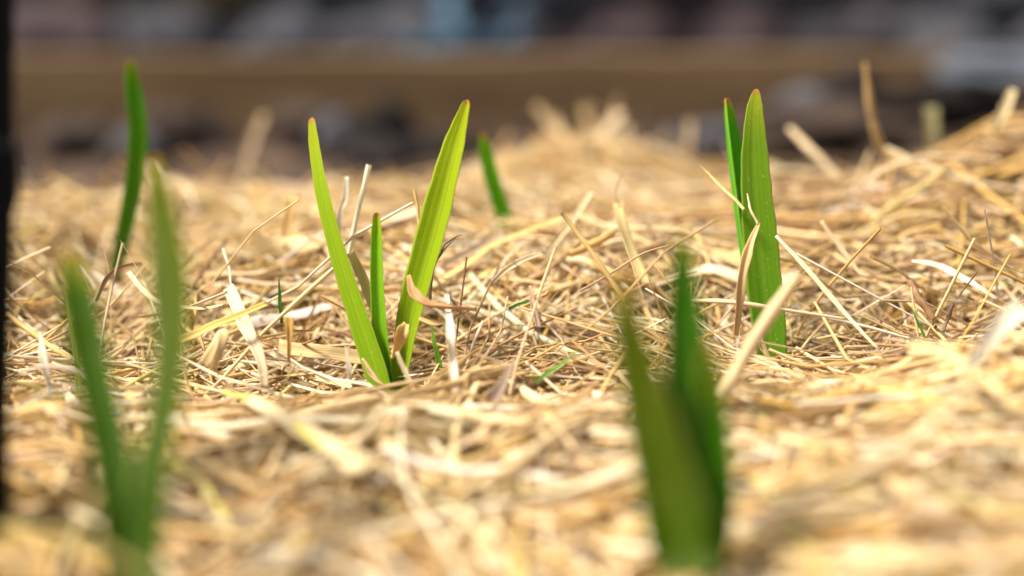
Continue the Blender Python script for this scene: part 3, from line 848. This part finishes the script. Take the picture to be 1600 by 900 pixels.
S('frayed golden stub like a tiny trumpet left of the sharp shoot', [(452, 495, .392), (452, 512, .392), (452, 540, .392), (450, 572, .392)], 17, (0.60, 0.36, 0.10), taper=(1.1, .7, .35, .3))
S('long grey brown twig lying across before the foot of the sharp shoot', [(575, 614), (640, 594), (720, 575), (775, 560)], 7, (0.42, 0.30, 0.22), 'stem', lift=.006)
S('short whitish straw leaning on the foot of the broad right leaf', [(620, 550, .388), (632, 578, .387), (648, 612, .386)], 8, C_CREAM, taper=(.6, 1, 1))
S('grey brown brittle leaf drooping behind the broad right leaf', [(712, 372, .412), (690, 395, .411), (676, 420, .411), (672, 470, .412)], 9, C_DARK, roll=.7, twist=1.2, curl=.9, taper=(.15, .5, 1))
S('thin curling fibre tip above the drooping brown leaf', [(722, 366, .405), (700, 378, .407), (688, 392, .408)], 3, C_DARK, 'stem', taper=(.3, .8, 1))
S('folded white blade bending down left of the sharp shoot', [(357, 448, .412), (376, 492, .405), (394, 530, .399), (408, 565, .394), (414, 605, .390)], 22, (0.68, 0.53, 0.33), roll=.1, twist=.4, curl=.3, taper=(.8, 1, .9, .7, .6))
S('thin white whisker rising from the folded white blade', [(348, 388, .43), (357, 415, .425), (362, 450, .418)], 4, C_WHITE, 'stem')
S('yellow flat straw slanting up to the right at left of centre', [(282, 532, .392), (340, 506, .394), (418, 474, .40)], 13, (0.66, 0.47, 0.13), roll=.1, twist=.1, taper=(1, 1, .8))
S('cream straw bent sharply in two beside the yellow flat straw', [(318, 572, .386), (338, 538, .387), (350, 518, .388), (345, 540, .384), (332, 578, .382)], 17, (0.74, 0.55, 0.27), roll=.3, twist=.8, curl=.2, taper=(1, 1, .9, .7))
S('large cream blade lying towards the viewer below left of the sharp shoot', [(385, 622), (440, 650), (500, 690), (562, 735)], 34, (0.74, 0.59, 0.33), roll=.15, twist=.2, curl=.3, taper=(.5, .9, 1.1), lift=.010)
S('greenish yellow long blade lying beside the large cream blade', [(350, 612), (410, 628), (460, 662), (500, 700)], 13, (0.62, 0.55, 0.13), roll=.1, taper=(.5, 1, .6), lift=.011)
S('cream crossing straw ending just under the sharp shoot', [(610, 632), (650, 622), (672, 612)], 9, C_CREAM, roll=.2, lift=.006)
S('pale straw sloping down right below the sharp shoot', [(655, 606), (680, 628), (706, 650)], 12, C_CREAM, lift=.007, roll=.2)
S('small papery white sliver beside the left leaf foot', [(540, 540, .388), (545, 575, .387), (550, 608, .386)], 8, C_WHITE, roll=.4, twist=.9, taper=(.1, 1, .2))
S('golden blurred straw stub standing left of the sharp shoot', [(456, 308, .47), (448, 360, .47), (441, 420, .465), (436, 460, .46)], 17, (0.62, 0.40, 0.15), taper=(1, .9, .8))
S('pale blurred straw upright blade at centre bottom', [(668, 618, .365), (660, 660, .358), (652, 740, .345)], 26, C_WHITE, roll=.1, taper=(.6, 1, .9))
S('brownish blurred pointed leaf right of the pale upright blade', [(805, 560, .372), (790, 590, .366), (765, 632, .36), (740, 660, .357)], 18, (0.44, 0.31, 0.22), roll=.3, taper=(.2, 1, .5))
# centre and right of centre
S('long golden stem with a dark frayed tip leaning left at centre', [(878, 333, .398), (905, 368, .397), (935, 408, .396), (975, 470, .395)], 8, C_GOLD, 'stem', tipcol=C_DARK, taper=(.8, 1, 1.1))
S('wide pale yellow blade standing upright right of centre', [(965, 318, .442), (972, 350, .441), (990, 400, .44), (1012, 445, .437)], 17, (0.72, 0.57, 0.26), roll=.1, taper=(.8, 1, .9))
S('thread thin hooked tip on top of the pale yellow blade', [(982, 253, .44), (968, 278, .441), (962, 300, .442), (968, 322, .442)], 4, C_TAN, 'stem', taper=(.3, .8, 1))
S('golden tube straw rising right, open end towards the leaf', [(957, 364, .44), (925, 382, .437), (890, 398, .434)], 13, (0.66, 0.40, 0.14), 'stem', taper=(1.1, 1, .9))
S('yellow sheath straw sloping right behind the blurred shoot', [(907, 403), (950, 425), (1000, 450), (1040, 462)], 9, (0.66, 0.52, 0.16), lift=.006)
S('long fine stem arching over the straw at centre right', [(1045, 384, .405), (1000, 398, .403), (960, 424, .40), (905, 455, .398)], 4, C_TAN, 'stem', taper=(.6, 1, 1))
S('pale flat straw slanting up at centre', [(848, 395, .425), (805, 412, .42), (770, 440, .415)], 10, C_CREAM, lift=.006)
S('short upright dark straw stub at centre', [(828, 447, .402), (834, 480, .40), (842, 512, .398)], 9, (0.48, 0.34, 0.24), taper=(.4, 1, 1))
S('straight tan straw pointing to the back behind the tangle at centre', [(790, 366, .46), (745, 388, .455), (690, 415, .45)], 13, (0.56, 0.42, 0.28), lift=.006)
S('long pale straw slanting to the upper right at centre', [(925, 300, .46), (890, 350, .455), (850, 400, .45)], 10, C_CREAM, taper=(.6, 1, .8))
# around the sharp right shoot
S('thin golden straw resting across the narrow right leaf', [(1090, 255, .418), (1120, 285, .416), (1148, 312, .413), (1163, 327, .411)], 6, (0.72, 0.56, 0.25), 'stem', taper=(.4, 1, .8), tipcol=C_BROWN)
S('dry tan leaf hanging down across the broad right leaf', [(1186, 348, .404), (1172, 382, .401), (1160, 430, .400), (1154, 480, .400), (1150, 528, .402)], 14, (0.66, 0.44, 0.20), roll=.2, twist=.4, curl=.7, taper=(.25, 1, 1, .6))
S('fine pale thread leaning on the broad right leaf', [(1168, 303, .408), (1172, 325, .405), (1184, 350, .404)], 4, C_CREAM, 'stem', taper=(.5, 1, 1))
S('thick blurred tan stem leaning right in front of the right shoot', [(1248, 428, .352), (1212, 480, .35), (1170, 545, .347), (1128, 622, .342)], 22, (0.66, 0.48, 0.26), 'stem', taper=(.8, 1, 1))
S('pale cracked straw sloping down from the right leaf', [(1212, 368, .41), (1265, 425, .405), (1320, 490, .40), (1372, 545, .392)], 11, (0.78, 0.66, 0.42), roll=.3, twist=.5, taper=(.3, 1, .7))
S('pale straw slanting down behind at right', [(1283, 346, .44), (1315, 390, .438), (1355, 442, .435)], 9, C_CREAM, taper=(.5, 1, .8))
S('white blade arching over the straw at right', [(1425, 407, .43), (1465, 415, .427), (1510, 438, .424), (1558, 468, .42)], 14, C_WHITE, roll=.2, twist=.4, taper=(.2, 1, .8))
S('reddish brown twig stub standing at right', [(1421, 438, .412), (1435, 465, .41), (1458, 498, .408)], 12, C_BROWN, 'stem', taper=(.8, 1, .9))
S('short dark twig stub right of the reddish twig', [(1489, 475, .41), (1482, 495, .41), (1474, 518, .408)], 7, C_DARK, 'stem')
S('long grey brown straw lying flat at right', [(1350, 512), (1420, 500), (1500, 492), (1570, 490)], 9, (0.50, 0.36, 0.25), lift=.006, roll=.2)
S('long cream straw lying flat through the right shoot foot', [(1060, 472, .425), (1120, 470, .41), (1200, 480, .405), (1330, 500, .402)], 8, C_CREAM, 'stem')
S('short thick straw pointing right at the foot of the right shoot', [(1228, 583), (1255, 566), (1262, 555)], 10, C_CREAM, lift=.006)
S('large pale blurred blade at the right edge', [(1600, 478, .335), (1560, 515, .33), (1510, 575, .32)], 30, C_WHITE, roll=.2, taper=(1, 1, .5))
S('broad tan blurred straw sloping right in the front heap', [(1420, 540, .335), (1480, 555, .33), (1545, 600, .32), (1600, 640, .315)], 26, (0.68, 0.50, 0.24), roll=.2)
S('long blurred stem slanting across the front heap at bottom right', [(1520, 610, .30), (1440, 680, .29), (1340, 740, .285), (1200, 790, .28)], 24, (0.66, 0.52, 0.30), 'stem')
S('blurred yellow stem lying level in front at bottom centre', [(980, 760), (1060, 800), (1200, 850), (1300, 900)], 30, (0.72, 0.58, 0.30), lift=.006)
# behind
S('tall blurred stem rising from the heaped straw at right', [(1351, 98, .52), (1356, 140, .525), (1364, 190, .53), (1382, 235, .535), (1440, 275, .53)], 12, (0.66, 0.46, 0.20), 'stem', taper=(.4, .9, 1.1, 1))
S('pale blurred straw leaning left behind the right shoot', [(1232, 200, .56), (1270, 238, .555), (1312, 280, .55)], 15, C_CREAM, taper=(.5, 1, 1))
S('pale stub at the top of the heaped straw, right edge', [(1584, 140, .53), (1570, 170, .53), (1552, 205, .53)], 15, (0.80, 0.66, 0.38), taper=(.7, 1, 1))
S('blurred upright straw behind the left side of the heap', [(1455, 168, .62), (1456, 200, .62), (1456, 240, .62)], 20, (0.42, 0.38, 0.18), taper=(1, 1, 1))
S('thick blurred straw leaning left, leftmost of the back centre bundle', [(838, 165, .72), (865, 200, .72), (905, 245, .715)], 17, (0.66, 0.48, 0.26), taper=(.7, 1, 1))
S('thick blurred straw slanting up right in the back centre bundle', [(972, 175, .70), (925, 220, .70), (850, 295, .69)], 17, (0.70, 0.54, 0.34), taper=(.8, 1, 1))
S('short blurred upright straw in the back centre bundle', [(912, 170, .73), (920, 200, .73), (932, 240, .73)], 13, (0.64, 0.46, 0.22), taper=(1, 1, 1))
S('pale blurred upright straw, rightmost of the back centre bundle', [(977, 195, .70), (979, 230, .70), (982, 275, .70)], 13, C_WHITE, taper=(.9, 1, 1))
S('blurred tan upright straw between the centre bundle and the right shoot', [(1078, 190, .70), (1073, 225, .70), (1066, 270, .70)], 13, (0.62, 0.46, 0.26), taper=(.8, 1, 1))
S('thin blurred straw crossing the back centre bundle low down', [(820, 235, .70), (890, 232, .70), (1000, 262, .69)], 9, C_GOLD, 'stem')
S('thin wispy straw leaning right above the back centre bundle', [(968, 150, .71), (955, 190, .71), (935, 260, .70)], 7, C_TAN, 'stem', taper=(.5, 1, 1))
S('thin blurred straw leaning left beside the back centre bundle', [(868, 178, .70), (885, 225, .70), (896, 270, .70)], 9, C_CREAM, 'stem', taper=(.6, 1, 1))
S('faint blurred straw leaning right behind the sharp shoot', [(412, 180, .72), (395, 220, .72), (372, 285, .71)], 12, (0.52, 0.38, 0.22), taper=(.8, 1, 1))
S('long pale stalk sloping down right from the tall blurred stem', [(1385, 232, .52), (1440, 258, .515), (1520, 285, .51), (1610, 300, .505)], 13, C_CREAM, 'stem')
S('yellowish stalk slanting up across the heap face', [(1362, 345, .495), (1400, 318, .495), (1440, 292, .497), (1476, 262, .50)], 11, (0.62, 0.50, 0.20), 'stem')
S('pale stalk arching over the left shoulder of the heap', [(1352, 285, .50), (1400, 258, .503), (1470, 245, .51), (1560, 250, .515)], 10, C_CREAM, 'stem')
S('long curved stalk running level across the heap face', [(1340, 365, .49), (1420, 335, .488), (1500, 345, .486), (1600, 372, .484)], 9, (0.66, 0.50, 0.24), 'stem')
S('pale stalk bending down at the foot of the heap', [(1375, 345, .485), (1408, 362, .484), (1424, 392, .482), (1418, 425, .48)], 8, C_CREAM, 'stem')
S('brownish long stalk falling right down the heap face', [(1470, 290, .495), (1530, 335, .488), (1575, 390, .48), (1600, 430, .475)], 8, C_BROWN, 'stem')
S('golden stalk crossing the heap face towards the right edge', [(1440, 400, .478), (1500, 372, .48), (1560, 340, .484), (1610, 322, .488)], 9, C_GOLD, 'stem')
# left
S('white strap curling down at left beyond the blurred shoot', [(200, 425, .42), (222, 452, .416), (255, 474, .412), (310, 482, .41), (350, 476, .412)], 9, C_CREAM, roll=.3, twist=.2)
S('brown arched strap left of the white strap', [(222, 412, .425), (190, 418, .422), (165, 438, .418), (150, 470, .412)], 8, C_BROWN, roll=.5, twist=.5)
S('long golden straw sloping down right at far left', [(12, 490, .395), (50, 520, .392), (110, 562, .386)], 10, C_GOLD, 'stem')
S('pale grey arched stem over the straw at far left', [(30, 582, .375), (80, 572, .37), (125, 585, .362), (160, 620, .355)], 7, (0.60, 0.50, 0.38), 'stem')
S('whitish flat straw hanging down at far left', [(62, 520, .385), (68, 560, .382), (80, 625, .378)], 13, C_WHITE, roll=.4, twist=.9, taper=(.2, 1, .6))
S('broad bright straw leaning right in the front at bottom left', [(155, 760, .30), (125, 800, .298), (95, 850, .294)], 44, (0.80, 0.58, 0.24), roll=.1, taper=(1, 1, .8))
S('greenish blurred stem crossing the bottom left corner', [(0, 835, .235), (60, 840, .232), (140, 855, .228), (230, 900, .225)], 22, (0.34, 0.28, 0.07), 'stem')
# fresh grass blades
GG = 'thin green grass blades in the straw'
def grass(label, pts, w, col=C_GREEN, **k):
    return straw(label, pts, w, col, name='grass_blade', cat='grass blade', group=GG, taper=(.15, .8, 1), roll=.1, curl=.4, **k)
grass('short dark green grass blade left of the sharp shoot', [(436, 434, .405), (437, 465, .405), (441, 505, .404)], 6, (0.07, 0.20, 0.03))
grass('thin green grass blade right of the foot of the sharp shoot', [(674, 508, .400), (680, 540, .399), (688, 575, .398)], 8)
grass('yellow green narrow blade standing at far left before the blurred leaf', [(99, 445, .395), (108, 500, .392), (118, 560, .388), (122, 620, .384)], 9, C_YG)
grass('pale green blade lying across at centre below the tangle', [(905, 546, .385), (875, 570, .38), (838, 595, .375)], 8, (0.26, 0.42, 0.10))
grass('green sliver lying in the straw at centre', [(850, 462, .415), (820, 472, .412), (795, 482, .41)], 5, (0.14, 0.36, 0.08))
grass('small green sliver right of the reddish twig', [(1425, 482, .405), (1435, 505, .404), (1446, 528, .403)], 5, (0.12, 0.28, 0.05))

# papery sheath at the foot of the sharp shoot: a part of that plant
straw('papery torn cream sheath', [(636, 506, .398), (628, 520, .397), (620, 540, .398), (612, 560, .399)], 20, (0.72, 0.50, 0.18), roll=.7, twist=1.0, curl=1.0, taper=(.5, 1, .9, .4), name='dry_sheath', parent=plants[0])

straw('pale shrivelled sheath wrapped low round the left leaf', [(566, 560, .3975), (580, 585, .396), (598, 602, .395), (618, 600, .396)], 12, (0.62, 0.44, 0.22), roll=.9, twist=.6, curl=.8, taper=(.2, 1, .9, .3), name='dry_sheath', parent=plants[0])
straw('short torn sheath at the foot of the broad leaf', [(1186, 520, .412), (1192, 545, .411), (1204, 560, .410), (1222, 556, .411)], 13, (0.60, 0.44, 0.22), roll=.7, twist=.8, curl=.9, taper=(.2, 1, .9, .3), name='dry_sheath', parent=plants[1])
